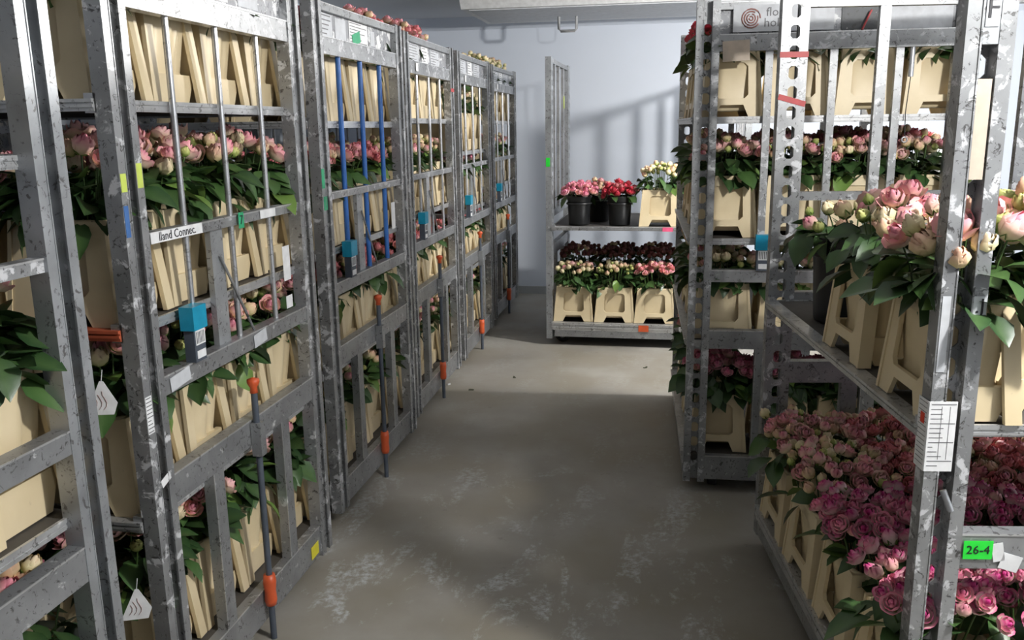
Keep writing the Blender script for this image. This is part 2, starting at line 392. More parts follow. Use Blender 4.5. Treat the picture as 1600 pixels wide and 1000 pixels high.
class Trolley: pass
def trolley(label, loc, theta, shelves, bar='bar', clean=False, plate=True, red=None, skip=((), ()), bars=((.275, .51, .745),) * 2):
    T = Trolley(); T.root = r = link('flower_trolley', None, loc=loc, rot=(0, 0, theta))
    tag(r, label, 'trolley', None)
    T.parts = {}
    for end in (0, 1):
        def P(name, key, y=0.0, mesh=None):
            if end == 0: o = link(name, PM[key], r, (0, y, 0))
            else: o = link(name, PM[key], r, (-L, W - y, 0), (0, 0, PI))
            T.parts.setdefault((end, name), []).append(o); return o
        pk = 'post_clean' if clean else 'post'
        P('post', pk, 0); P('post', pk, W - PW)
        for nm in ('top_rail', 'header_panel', 'header_rail', 'middle_rail', 'upper_rail', 'lower_rail', 'bottom_rail'):
            if nm not in skip[end]: P(nm, nm)
            elif nm == 'top_rail': P(nm, 'wide_top_rail')
        for y in bars[end]: P('bar', bar, y)
        for y in (.30, .72): P('slat', 'slat', y)
        if end == 0 and plate:
            P('backing_plate', 'number_plate', .42); P('brace', 'brace', .42)
            h = P('label_holder', 'holder', .24); link('holder_cap', PM['cap'], h); link('barcode', PM['barcode'], h)
            d = P('coupling_bar', 'drawbar', .50); link('sleeve', PM['sleeve'], d)['label'] = 'orange sleeve'; link('knob', PM['knob'], d)
    link('base_tray', PM['base_tray'], r)
    for s in (0, 1):
        y = 0 if s == 0 else W; rz = 0 if s == 0 else PI; x = 0 if s == 0 else -L
        e = link('tray_edge', PM['tray_edge'], r, (x, y, 0), (0, 0, rz)); T.parts.setdefault('tray_edge', []).append(e)
        link('chassis_rail', PM['chassis_rail'], r, (x, y, 0), (0, 0, rz))
    for x in (-.10, -L + .10):
        for y in (.13, W - .13):
            c = link('caster', PM['caster'], r, (x, y, 0), (0, 0, random.choice((0, .2, -.15)))); link('wheel', PM['wheel'], c)
    for z in shelves:
        s = link('shelf', PM['shelf_deck'], r, (0, 0, z))
        ek = 'shelf_edge_red' if red == z else 'shelf_edge'
        T.parts.setdefault('shelf', []).append(s)
        link('shelf_edge', PM[ek], s, (0, 0, 0)); link('shelf_edge', PM[ek], s, (-L, W, 0), (0, 0, PI))
        link('shelf_end', PM['shelf_end'], s); link('shelf_end', PM['shelf_end'], s, (-L, W, 0), (0, 0, PI))
        for (x, y) in ((-.05, 0), (-L + .05, 0), (-.05, W - .02), (-L + .05, W - .02)): link('hook', PM['hook'], s, (x, y, 0))
    return T

def left_loc(x, y, t): return (x, y, 0), -R(t)
T0 = trolley('nearest trolley on the left, cut off by the left edge', *left_loc(-1.15, .50, 0), [1.49, .77], clean=True, plate=False)
T1 = trolley('second trolley on the left, its rail lettered and tagged with a green 7', *left_loc(-1.179, 1.722, -.15), [1.60, 1.09, .62], red=1.09)
T2 = trolley('third trolley on the left, with three blue bars', *left_loc(-1.24, 2.988, .474), [1.56, 1.08, .62], bar='blue_bar')
T3 = trolley('fourth trolley on the left, right behind the blue barred one', *left_loc(-1.269, 4.157, -.6), [1.58, 1.09, .62])
T4 = trolley('fifth trolley on the left, second from the back wall', *left_loc(-1.284, 5.29, -.67), [1.38, 1.0, .60])
T5 = trolley('last trolley on the left, closest to the white back wall', *left_loc(-1.32, 6.50, .2), [1.58, 1.09, .62])
tA, tB, tF = R(-7.44), R(-2.0), R(.5)
TA = trolley('foreground trolley on the right with one shelf and a green numbered sticker', (.513, 1.741, 0), R(-90) - tA, [.93], bar='long_bar', plate=False,
             skip=(('middle_rail', 'upper_rail', 'header_panel'), ('header_panel', 'header_rail', 'top_rail')), bars=((), (W - .33, W - .80)))
TB = trolley('middle right trolley whose header carries a flower logo sign', (.083, 3.513, 0), R(-90) - tB, [1.555, 1.08, .66], bar='square_bar', plate=False, skip=(('middle_rail',), ()))
FO = (-.845 + math.sin(tF) * W, 5.962 + math.cos(tF) * W, 0)
TF = trolley('trolley standing crosswise before the back wall, open side to the aisle', FO, PI - tF, [.85], bar='flat_bar', clean=True, plate=False,
             skip=(('header_panel', 'header_rail', 'middle_rail'),) * 2, bars=((.30, .54, .76),) * 2)

# ---------------------------------------------------------------- flower crates
CH = 0.245
def crate_meshes(w=0.275, d=0.235, op=.27):
    """frame faces look along +-y, width w in x, depth d in y"""
    hw = lambda z: w / 2 - .017 * z / CH
    tilt = lambda q, s: (q[0], q[1] - s * .020 * q[2] / CH, q[2])
    b = MB(); c = M['cream']; th = .010
    s = 1; ya, yb = d / 2 - th, d / 2
    fn = lambda q: tilt(q, s)
    ow = w * op        # half opening at the bottom
    ot = w * (op - .02)
    z0, z1 = .070, .205
    pr = lambda poly: b.prism(poly, ya, yb, 'xz', c, fn)
    pr([(-hw(z1), z1), (hw(z1), z1), (hw(CH), CH - .004), (-hw(CH), CH - .004)])
    for k in (-1, 1):
        q = [(k * ow, z0), (k * hw(z0), z0), (k * hw(z1), z1), (k * ot, z1)]
        pr(q if k > 0 else q[::-1])
        ch = .014
        q = [(k * ow, z0), (k * (ow - .0005), z0 + ch), (k * (ow - ch), z0)]; pr(q)
        q = [(k * ot, z1), (k * (ot - ch), z1), (k * (ot + .0005), z1 - ch)]; pr(q)
        q = [(k * w * .275, 0), (k * hw(0) * 1.03, 0), (k * hw(.045), .045), (k * w * .19, .045)]
        pr(q if k > 0 else q[::-1])
    pr([(-hw(.045), .045), (hw(.045), .045), (hw(z0), z0), (-hw(z0), z0)])
    # raised edge strips of the frame legs
    for k in (-1, 1):
        q = [(k * (hw(0) * 1.03 - .012), 0), (k * hw(0) * 1.03, 0), (k * hw(CH), CH), (k * (hw(CH) - .010), CH)]
        b.prism(q if k > 0 else q[::-1], yb - .030, yb + .003, 'xz', c, fn)
    frame = b.mesh('end_frame')
    # bucket with fluted bulging sides
    b = MB(); n = 36
    def ring(z, a, e, fl):
        vs = []
        for k in range(n):
            t = 2 * PI * k / n; ct, st = math.cos(t), math.sin(t)
            p = 5
            rr = (abs(ct) ** p + abs(st) ** p) ** (-1 / p)
            x, y = a * rr * ct, e * rr * st
            side = max(0, abs(ct) - .62) / .38
            if abs(ct) > .62:
                u = y / e
                x += (1 if ct > 0 else -1) * fl * (abs(math.cos(u * PI * 1.15)) * 1.5 - .5)
            vs.append((x, y, z))
        return vs
    top_a, top_b = w / 2 - .022, d / 2 - .024
    lv = [ring(.022, w * .33, d * .30, .0), ring(.028, w * .37, d * .34, .008), ring(.068, w * .385, d * .345, .012), ring(.078, w * .36, d * .33, .014),
          ring(.20, top_a, top_b, .013), ring(.222, top_a + .004, top_b + .004, .006), ring(.236, top_a + .008, top_b + .006, 0), ring(CH, top_a + .009, top_b + .006, 0),
          ring(CH, top_a - .001, top_b - .004, 0), ring(.12, w * .33, d * .29, 0)]
    vs = [p for r_ in lv for p in r_]; fs = []
    for i in range(len(lv) - 1): fs += [(i * n + k, i * n + (k + 1) % n, (i + 1) * n + (k + 1) % n, (i + 1) * n + k) for k in range(n)]
    b.add(vs, fs, c, True)
    b.add(lv[0], [tuple(range(n - 1, -1, -1))], c); b.add(lv[-1], [tuple(range(n))], M['deck'])
    # foot skirt blocks on the bulging sides
    for k in (-1, 1):
        b.prism([(-d * .30, 0), (d * .30, 0), (d * .40, .05), (d * .36, .072), (-d * .36, .072), (-d * .40, .05)], k * w * .37, k * w * .43, 'yz', c)
    bucket = b.mesh('flower_crate')
    return bucket, frame
CR = crate_meshes()
CRN = crate_meshes(.232, .255)      # the narrower kind on the middle right trolley
CRS = crate_meshes(.27, .185, .29)  # shallower kind
CRF = crate_meshes(.28, .20, .40)   # kind with thin frame legs
crate_n = [0]
def crate(x, y, z, rz, label, group, kind=CR, tall=1.0):
    o = link('flower_crate', kind[0], None, (x, y, z), (0, 0, rz), (1, 1, tall))
    tag(o, label, 'crate', group)
    link('end_frame', kind[1], o); link('end_frame', kind[1], o, None, (0, 0, PI))
    return o

# ---------------------------------------------------------------- roses
def lerp(a, b, t): return tuple(x + (y - x) * t for x, y in zip(a, b))
PINK = ((.86, .74, .52), (.84, .30, .38)); PALE = ((.82, .74, .46), (.86, .46, .48)); PEACH = ((.66, .62, .28), (.84, .52, .38))
CREAM = ((.62, .62, .28), (.86, .70, .48)); MAG = ((.86, .74, .66), (.58, .03, .21)); RED = ((.70, .12, .14), (.68, .03, .07))
ROSEY = ((.88, .68, .64), (.80, .18, .32)); SHADED = ((.22, .09, .06), (.20, .05, .05)); GRN = ((.22, .34, .06), (.62, .60, .22)); SAL = ((.80, .45, .36), (.80, .22, .26))  # the dark maroon pair has the back rows' shade put into its colour
def petals(b, R0, rings, cols, hgt, seed):
    rnd = random.Random(seed)
    for (n, rr, flare, h, z0, tint) in rings:
        off = rnd.random() * 6
        for i in range(n):
            th = off + 2 * PI * i / n + rnd.uniform(-.15, .15); span = 2 * PI / n * 1.35
            vs = []; cs = []; nu, nv = 4, 4
            hh = h * rnd.uniform(.9, 1.1)
            for v in range(nv):
                t = v / (nv - 1)
                f = (.30, .86, 1.0, flare)[v]
                for u in range(nu):
                    s = u / (nu - 1) - .5
                    drop = (1 - (abs(s) * 2) ** 2 * (.10 + .22 * (t > .9)))
                    a = th + s * span * (1 - .35 * (t > .9) - .1 * (t < .1))
                    rad = R0 * rr * f * (1 + .05 * math.cos(s * 9))
                    vs.append((rad * math.cos(a), rad * math.sin(a), R0 * (z0 + hh * t * drop)))
                    cs.append(lerp(cols[0], cols[1], min(1, max(0, 1.15 * tint * t ** 1.25 + rnd.uniform(-.08, .08)))))
            fs = [(v * nu + u, v * nu + u + 1, (v + 1) * nu + u + 1, (v + 1) * nu + u) for v in range(nv - 1) for u in range(nu - 1)]
            b.add(vs, fs, M['petal'], True, cs)
def sepals(b, R0, n=5, z=-.35):
    g = (.16, .26, .06)
    for i in range(n):
        a = 2 * PI * i / n; ca, sa = math.cos(a), math.sin(a)
        w = .22 * R0
        vs = [(0, 0, z * R0), (.5 * R0 * ca - w * sa, .5 * R0 * sa + w * ca, (z + .12) * R0), (.5 * R0 * ca + w * sa, .5 * R0 * sa - w * ca, (z + .12) * R0), (.85 * R0 * ca, .85 * R0 * sa, (z + .55) * R0)]
        b.add(vs, [(0, 2, 3), (0, 3, 1)], M['petal'], False, [g] * 4)
def core(b, R0, r, z0, z1, c0, c1):
    n = 7; pr = [(.4, 0), (1, .35), (.9, .75), (.25, 1)]
    vs = []; cs = []
    for (f, t) in pr:
        for k in range(n):
            a = 2 * PI * k / n + t
            vs.append((R0 * r * f * math.cos(a), R0 * r * f * math.sin(a), R0 * (z0 + (z1 - z0) * t))); cs.append(lerp(c0, c1, t))
    fs = [(i * n + k, i * n + (k + 1) % n, (i + 1) * n + (k + 1) % n, (i + 1) * n + k) for i in range(3) for k in range(n)] + [tuple(range(3 * n, 4 * n))]
    b.add(vs, fs, M['petal'], True, cs)
def open_rose(cols, seed, R0=.027):
    b = MB(); dark = tuple(x * .8 for x in cols[1])
    petals(b, R0, [(5, 1.0, 1.12, .95, -.35, .75), (5, .76, .92, 1.12, -.25, .9), (4, .50, .70, 1.12, -.05, 1.0)], cols, 1, seed)
    core(b, R0, .30, 0, 1.08, cols[1], dark); sepals(b, R0); return b
def bud_rose(cols, seed, R0=.021):
    b = MB()
    petals(b, R0, [(4, .92, .66, 1.75, -.6, .72), (4, .74, .48, 1.85, -.5, .95)], cols, 1, seed)
    core(b, R0, .42, -.3, 1.35, cols[1], cols[1]); sepals(b, R0 * 1.1, 5, -.55); return b
BL = {}
for nm, f, c in (('pink', open_rose, PINK), ('pale', open_rose, PALE), ('rosy', open_rose, ROSEY), ('magenta', open_rose, MAG), ('red', open_rose, RED), ('salmon', open_rose, SAL),
                 ('bud_peach', bud_rose, PEACH), ('bud_cream', bud_rose, CREAM), ('bud_pink', bud_rose, PINK), ('bud_green', bud_rose, GRN), ('bud_magenta', bud_rose, MAG), ('shadowed', bud_rose, SHADED)):
    BL[nm] = [f(c, 11 + 3 * k) for k in range(2)]
BLM = {k: [b.mesh('rose_bloom') for b in v] for k, v in BL.items()}
MIX = {
    'pink': [('pink', 3), ('pale', 2), ('bud_peach', 3), ('bud_pink', 2), ('bud_green', 2), ('bud_cream', 1)],
    'peach': [('bud_peach', 4), ('bud_cream', 3), ('bud_pink', 2), ('bud_green', 1), ('pale', 1)],
    'pale': [('bud_cream', 4), ('bud_peach', 3), ('bud_pink', 3), ('bud_green', 1)],
    'cream': [('bud_cream', 4), ('bud_peach', 3), ('bud_green', 2)],
    'magenta': [('magenta', 5), ('rosy', 2), ('bud_magenta', 2), ('bud_pink', 1)],
    'salmon': [('salmon', 3), ('pink', 2), ('bud_peach', 3), ('bud_pink', 1)],
    'red': [('red', 4), ('salmon', 1)], 'rosy': [('rosy', 3), ('pink', 2)], 'shadowed': [('shadowed', 5), ('bud_peach', .4)],
}
def pick(kind, rnd):
    it = MIX[kind]; t = rnd.uniform(0, sum(w for _, w in it))
    for k, w in it:
        t -= w
        if t <= 0: return k
    return it[-1][0]
def leaf_shape(Lf, Wf, rnd):
    g = lerp((.018, .050, .016), (.050, .115, .030), rnd.random() ** 1.4)
    if rnd.random() < .06: g = (.14, .24, .05)
    y2 = lerp(g, (.16, .26, .08), .2)
    bend = rnd.uniform(.1, .45)
    vs = []; cs = []
    for t, w in ((0, .04), (.25, .72), (.5, 1.0), (.75, .70), (1, .02)):
        z = -bend * t * t * Lf
        for s in (-1, 0, 1):
            vs.append((t * Lf, s * w * Wf / 2, z + abs(s) * w * Wf * .16)); cs.append(y2 if s == 0 else g)
    fs = []
    for i in range(4):
        for s in range(2): fs.append((i * 3 + s, (i + 1) * 3 + s, (i + 1) * 3 + s + 1, i * 3 + s + 1))
    return vs, fs, cs
LEAFM = []
for k in range(6):
    rnd = random.Random(50 + k); b = MB(); v, f, c = leaf_shape(.090, .064, rnd); b.add(v, f, M['leaf'], True, c); LEAFM.append(b.mesh('leaf'))
def rose_layout(kind, n, rx, ry, hb, dome, rnd, size=1.0):
    """positions of blooms in a loose dome above a crate's rim"""
    out = []
    tries = 0
    while len(out) < n and tries < n * 40:
        tries += 1
        x, y = rnd.uniform(-1, 1), rnd.uniform(-1, 1)
        r2 = x * x * .8 + y * y * .8
        if r2 > 1.15: continue
        p = Vector((x * rx, y * ry, hb + dome * (1 - r2) + rnd.uniform(-.018, .022)))
        md = .031 * size
        if any((p - q[1]).length < md for q in out): continue
        nrm = Vector((x * .9, y * .9, 1.1)).normalized() + Vector((rnd.uniform(-.25, .25), rnd.uniform(-.25, .25), 0))
        q = nrm.normalized().to_track_quat('Z', 'Y')
        k = pick(kind, rnd); out.append((k, p, q, size * rnd.uniform(.85, 1.15) * (.72 if k == 'bud_green' else 1)))
    return out
def foliage_mb(nl, rx, ry, hb, rnd, over=1.0, stems=None):
    b = MB()
    for i in range(nl):
        a = rnd.uniform(0, 2 * PI); r = rnd.uniform(.35, 1.0)
        p = Vector((rx * r * math.cos(a) * over, ry * r * math.sin(a) * over, rnd.uniform(.01, hb * .85)))
        v, f, c = leaf_shape(rnd.uniform(.060, .105), rnd.uniform(.042, .070), rnd)
        m = Matrix.Translation(p) @ Matrix.Rotation(a + rnd.uniform(-.9, .9), 4, 'Z') @ Matrix.Rotation(rnd.uniform(-.5, .75), 4, 'Y') @ Matrix.Rotation(rnd.uniform(-.7, .7), 4, 'X')
        b.add(v, f, M['leaf'], True, c, m)
    for (k, p, q, s) in (stems or [])[::2]:
        b.tube([(p.x * .45, p.y * .45, -.10), (p.x * .85, p.y * .85, p.z * .6), (p.x, p.y, p.z - .012)], .0022, M['leaf'], 5, True, (.07, .13, .035))
    return b
BUNCH = {}     # joined far bunches, several of each kind
def far_bunch(kind, i, rx, ry, hb, dome, n, nl):
    key = (kind, i, rx, ry, hb, dome, n)
    if key not in BUNCH:
        rnd = random.Random(hash((kind.__len__(), i, n, int(rx * 1000))))
        lay = rose_layout(kind, n, rx, ry, hb, dome, rnd, .92)
        bb = MB()
        for (k, p, q, s) in lay:
            src = BL[k][rnd.randrange(2)]; m = Matrix.Translation(p) @ q.to_matrix().to_4x4() @ Matrix.Rotation(rnd.uniform(0, 6), 4, 'Z') @ Matrix.Scale(s, 4)
            o = len(bb.v); kk = bb.slot(M['petal'])
            bb.v += [tuple(m @ Vector(pp)) for pp in src.v]; bb.c += src.c
            for f in src.f: bb.f.append(tuple(j + o for j in f)); bb.mi.append(kk); bb.sm.append(True)
        BUNCH[key] = (bb.mesh('blooms'), foliage_mb(nl, rx, ry, hb, rnd, 1.1, lay).mesh('foliage'))
    return BUNCH[key]
seedc = [0]
def bunch(x, y, z, rz, kind, label, group, near=False, rx=.125, ry=.105, hb=.125, dome=.07, n=34, nl=46, size=1.0, big=10):
    seedc[0] += 1; rnd = random.Random(1000 + seedc[0])
    r = link('rose_bunch', None, None, (x, y, z), (0, 0, rz)); tag(r, label, 'roses', group)
    if near:
        lay = rose_layout(kind, n, rx, ry, hb, dome, rnd, size)
        for (k, p, q, s) in lay:
            o = link('rose_bloom', BLM[k][rnd.randrange(2)], r, p); o.rotation_mode = 'QUATERNION'
            o.rotation_quaternion = q @ Matrix.Rotation(rnd.uniform(0, 6), 3, 'Z').to_quaternion(); o.scale = (s, s, s)
        for i in range(big):
            a = 2 * PI * (i + rnd.uniform(-.4, .4)) / big
            p = (rx * 1.0 * math.cos(a), ry * 1.0 * math.sin(a), rnd.uniform(.0, hb * .7))
            s = rnd.uniform(.8, 1.3)
            link('leaf', LEAFM[rnd.randrange(6)], r, p, (rnd.uniform(-.6, .6), rnd.uniform(.0, .9), a + rnd.uniform(-.7, .7)), (s, s, s))
        f = link('foliage', foliage_mb(nl, rx, ry, hb, rnd, 1.0, lay).mesh('foliage'), r); tag(f, kind='stuff')
    else:
        bm, fm = far_bunch(kind, rnd.randrange(3), rx, ry, hb, dome, n, nl)
        tag(link('blooms', bm, r, rot=(0, 0, rnd.choice((0, PI)))), kind='stuff'); tag(link('foliage', fm, r), kind='stuff')
    return r

# ---------------------------------------------------------------- loading the trolleys
ORD = ['first', 'second', 'third', 'fourth', 'fifth']
def to_world(T, x, y):
    th = T.root.rotation_euler.z; o = T.root.location
    return o.x + math.cos(th) * x - math.sin(th) * y, o.y + math.sin(th) * x + math.cos(th) * y, th
DESC = {'pink': 'pink and cream', 'peach': 'peach budded', 'pale': 'cream and pink budded', 'cream': 'cream budded', 'magenta': 'magenta', 'salmon': 'salmon pink', 'red': 'red', 'rosy': 'bright pink', 'shadowed': 'shade-darkened maroon'}
def load(T, x, y, z, spot, kind, near, rz=0.0, ck=CR, empty=False, tall=1.0, **kw):
    """a crate and its bunch at a local spot; spot = words saying where"""
    wx, wy, th = to_world(T, x, y); j = random.uniform(-.03, .03)
    crate(wx, wy, z, th + rz + j, 'cream flower crate, ' + spot, 'cream flower crates', ck, tall)
    if not empty: bunch(wx, wy, z + CH * tall - .02, th + rz + j, kind, DESC[kind] + ' roses in crate, ' + spot, 'bunches of roses', near, **kw)

YS = (.135, .385, .635, .885)
LEFT = [(T1, 'second left trolley', True), (T2, 'third left trolley', True), (T3, 'fourth left trolley', False), (T4, 'fifth left trolley', False), (T5, 'last left trolley', False)]
LV = {'T1': [(1.60, 'top shelf'), (1.09, 'second shelf'), (.62, 'third shelf'), (.165, 'base tray')]}
def levels(T, zs): return list(zip(zs, ('top shelf', 'second shelf', 'third shelf', 'base tray')))
KINDS = {0: ['pink', 'pink', 'pink', 'pink'], 1: ['salmon', 'salmon', 'salmon', 'peach'], 2: ['salmon', 'peach', 'salmon', 'peach'], 3: ['cream', 'rosy', 'salmon', 'peach'], 4: ['cream', 'peach', 'peach', 'peach']}
ZS = [[1.60, 1.09, .62, .165], [1.56, 1.08, .62, .165], [1.58, 1.09, .62, .165], [1.38, 1.0, .60, .165], [1.58, 1.09, .62, .165]]
for ti, (T, tn, near) in enumerate(LEFT):
    for li, (z, ln) in enumerate(levels(T, ZS[ti])):
        for k, y in enumerate(YS):
            big = near and (li > 0)
            top = li == 0
            kw = dict(hb=.10, dome=.04, n=26, nl=40) if not top else dict(hb=.12, dome=.05, n=30, nl=40)
            if ti == 0 and li: kw = dict(hb=.14, dome=.05, n=24, nl=110, size=1.15, big=18)
            if top and ti == 1 and k == 3: kw['hb'] = .19
            if top and (ti == 4 or (ti == 2 and k in (1, 2))): kw['hb'] = .20
            if top and ti in (0,):
                kw['hb'] = .06; kw['dome'] = .02
            load(T, -.20, y, z, f'{ORD[k]} from near end, {ln}, {tn}', KINDS[ti][li], big, **kw)
        # the near side column, seen through the gap between trolleys, and a row behind
        for r_, x in enumerate((-.50, -.80)):
            if ti > 0 and r_ > 0: continue
            load(T, x, YS[0], z, f'{ORD[r_ + 1]} row at near side, {ln}, {tn}', KINDS[ti][li], ti == 0 and li > 0 and r_ == 0, n=24, nl=70, hb=.12 if not (li == 0 and ti == 3) else .40, dome=.04)
    if ti == 3:
        for k, y in enumerate(YS[1:]): load(T, -.50, y, 1.38, f'second row {ORD[k + 1]} from near end, top shelf, {tn}', 'cream', False, n=30, nl=40, hb=.41, dome=.03)
# nearest left trolley
for k, y in enumerate(YS):
    load(T0, -.20, y, .77, f'{ORD[k]} from near end, middle shelf, nearest left trolley', 'pink', k > 1, hb=.15, dome=.05, n=12, nl=120, size=1.1, big=22, tall=1.27)
    load(T0, -.20, y, .165, f'{ORD[k]} from near end, base tray, nearest left trolley', 'pale', True, hb=.22, dome=.05, n=34, size=1.25, nl=70)
    load(T0, -.50, y, .165, f'second row {ORD[k]} from near end, base tray, nearest left trolley', 'peach', False)
for k in (0, 1):
    load(T0, -.30, YS[k], 1.49, f'{ORD[k]} from near end, upper shelf, nearest left trolley', 'pink', False, empty=True)

# foreground right trolley
RA = R(90)
XA = (-.17, -.49, -.81, -1.13); YA = (.115, .36, .60, .84)
for i, x in enumerate(XA):
    for j, y in enumerate(YA):
        kind = 'magenta' if i < 2 else ('pink' if j == 0 else 'salmon')
        load(TA, x, y, .165, f'row {ORD[i]}, column {ORD[j]}, base of foreground right trolley', kind, True, 0, hb=.125, dome=.025, n=60, rx=.165, ry=.135, size=.90, nl=26, big=4)
load(TA, -.165, .10, .932, 'nearer of slanting pair at aisle edge, foreground right shelf', 'pink', True, .0, CRS, hb=.13, dome=.06, n=26, nl=80, size=1.35, big=18, ry=.11, rx=.15)
load(TA, -.585, .13, .932, 'farther of slanting pair at aisle edge, foreground right shelf', 'pink', True, .0, CR, hb=.12, dome=.06, n=22, nl=80, size=1.2, big=18, rx=.15)
load(TA, -.20, .31, .932, 'facing viewer right of the near post, foreground right shelf', 'pink', True, RA, CRF, hb=.15, dome=.09, n=24, nl=60, size=1.45, big=14)
for k, y in enumerate((.60, .86)):
    load(TA, -.20, y, .932, f'{ORD[k]} beyond frame edge, shelf, foreground right trolley', 'pink', False, RA)

# middle right trolley
XB = (-.19, -.48, -.77, -1.06)
for z, ln, kk, hb in ((1.555, 'top shelf', 'red', .10), (1.08, 'second shelf', 'pink', .10), (.66, 'third shelf', 'peach', .07), (.165, 'base tray', 'rosy', .12)):
    for k, y in enumerate((.145, .40, .655, .90)):
        load(TB, XB[0], y, z, f'front row {ORD[k]} from aisle, {ln}, middle right trolley', kk if k == 0 or ln != 'top shelf' else 'pink', ln != 'top shelf' and k < 3, RA, CRN,
             hb=hb if k == 0 or ln != 'top shelf' else .04, dome=.04, n=30, nl=90)
    for i, x in enumerate(XB[1:]):
        load(TB, x, .14, z, f'aisle side row {ORD[i + 1]}, {ln}, middle right trolley', kk, False, 0, CR, hb=hb + (.05 if ln == 'top shelf' else .02), dome=.05, n=28)
    if ln == 'second shelf':
        for k, y in enumerate((.40, .655, .90)):
            load(TB, XB[1], y, z, f'second row {ORD[k + 1]} from aisle, {ln}, middle right trolley', 'salmon', False, RA, CRN, hb=.13, dome=.04, nl=90)

# crosswise trolley: local x = 0 at left end, running to -L on the right; y = W at the front
XF = (-.185, -.475, -.755, -1.05); fy = W - .15
for k, x in enumerate(XF):
    load(TF, x, fy, .172, f'front row {ORD[k]} from left, base tray, crosswise trolley', ('peach', 'cream', 'salmon', 'salmon')[k], False, 0, CR, hb=.13, dome=.03, n=34, nl=60)
    for r_, yy in enumerate((W - .42, W - .68)):
        load(TF, x, yy, .172, f'row {ORD[r_ + 1]}, {ORD[k]} from left, base tray, crosswise trolley', 'shadowed', False, 0, CR, hb=.20, dome=.03, n=34, nl=60)  # back-row blooms: their dark petal colour stands in for shade
load(TF, -.78, fy, .852, 'right of the black buckets, shelf, crosswise trolley', 'cream', False, 0, CR, hb=.12, dome=.06, n=44, nl=60)
load(TF, -1.08, fy, .852, 'right end, shelf, crosswise trolley', 'cream', False, 0, CR, hb=.12, dome=.06, n=44)

def bucket_mesh(r0, r1, h):
    b = MB(); m = M['black']
    b.lathe([(0, 0), (r1 * .97, 0), (r1, .006), (r0 - .006, h - .03), (r0 - .004, h - .028), (r0, h - .012), (r0 + .004, h - .008), (r0 + .004, h), (r0 - .002, h), (r0 - .008, h - .02), (r1 - .006, .06), (0, .06)], 28, m)
    b.lathe([(r0 - .001, h - .06), (r0 + .003, h - .058), (r0 + .002, h - .048), (r0 - .001, h - .046)], 28, m)
    return b.mesh('black_bucket')
BK = bucket_mesh(.088, .074, .20); BKL = bucket_mesh(.118, .10, .26)
def black_bucket(T, x, y, z, me, label):
    wx, wy, th = to_world(T, x, y)
    o = link('flower_bucket', me, None, (wx, wy, z)); tag(o, label, 'bucket'); return wx, wy, th
def bucket_with(T, x, y, z, me, h, label, kind, blabel, near=False, **kw):
    wx, wy, th = black_bucket(T, x, y, z, me, label)
    bunch(wx, wy, z + h - .02, th, kind, blabel, 'bunches of roses', near, **kw)
bucket_with(TF, -.215, fy, .852, BK, .20, 'left round black bucket at front of crosswise trolley shelf', 'rosy', 'pale pink roses in the left black bucket, crosswise trolley', rx=.115, ry=.10, hb=.03, dome=.06, n=40, nl=10)
bucket_with(TF, -.50, fy, .852, BK, .20, 'right round black bucket at front of crosswise trolley shelf', 'red', 'red roses in the right black bucket, crosswise trolley', rx=.115, ry=.10, hb=.03, dome=.06, n=40, nl=10)
bucket_with(TF, -.33, fy - .25, .852, BK, .20, 'black bucket standing behind the front two on crosswise trolley', 'salmon', 'salmon roses in the back black bucket, crosswise trolley', rx=.115, ry=.10, hb=.03, dome=.06, n=36, nl=10)
bucket_with(TA, -1.00, .165, .932, BKL, .26, 'large black bucket at the far end of the foreground right shelf', 'peach', 'pale leafy roses over large black bucket, foreground right trolley', True, rx=.15, ry=.14, hb=.06, dome=.05, n=20, nl=70, size=1.1, big=14)

# ---------------------------------------------------------------- notes, stickers and lettering on the trolleys
def sticker(part, name, y0, y1, z0, z1, m, x=.0, text=None, size=.02, ink='ink', label=None, tilt=0.0, dz=0.0):
    """thin sheet on the outward face (local +x) of a frame part, with flat print joined to it"""
    b = MB(); cy, cz = (y0 + y1) / 2, (z0 + z1) / 2; hy, hz = (y1 - y0) / 2, (z1 - z0) / 2
    b.box(x, x + .0012, -hy, hy, -hz, hz, m)
    if text:
        for (body, ty, tz, sz) in (text if isinstance(text, list) else [(text, 0, 0, size)]):
            tm = text_mesh(body, sz, M[ink]); mt = Matrix.Translation((x + .0018, ty, tz)) @ Matrix(((0, 0, 1, 0), (1, 0, 0, 0), (0, 1, 0, 0), (0, 0, 0, 1)))
            b.add([tuple(v.co) for v in tm.vertices], [tuple(p.vertices) for p in tm.polygons], M[ink], False, None, mt)
            bpy.data.meshes.remove(tm)
    o = link(name, b.mesh(name), part, (0, cy, cz), (tilt, 0, 0))
    if label: o['label'] = label
    return o
def lines_sheet(part, name, y0, y1, z0, z1, x, rows, m='paper', seed=1, cols=2):
    o = sticker(part, name, y0, y1, z0, z1, M[m], x)
    rnd = random.Random(seed); b = MB(); hy, hz = (y1 - y0) / 2, (z1 - z0) / 2
    for i in range(rows):
        z = hz - (i + .6) * 2 * hz / rows
        b.box(x + .0012, x + .0016, -hy * .9, hy * rnd.uniform(.1, .9), z, z + .25 * 2 * hz / rows, M['ink_grey'])
    o2 = MB()
    me = o.data; vs = [tuple(v.co) for v in me.vertices]; fs = [tuple(p.vertices) for p in me.polygons]
    b.add(vs, fs, M[m]); o.data = b.mesh(name); return o
FX = -PD + .004 + .034        # outer face of header and middle rails
def hp(T): return T.parts[(0, 'header_panel')][0]
def pt(T, nm, i=0, end=0): return T.parts[(end, nm)][i]
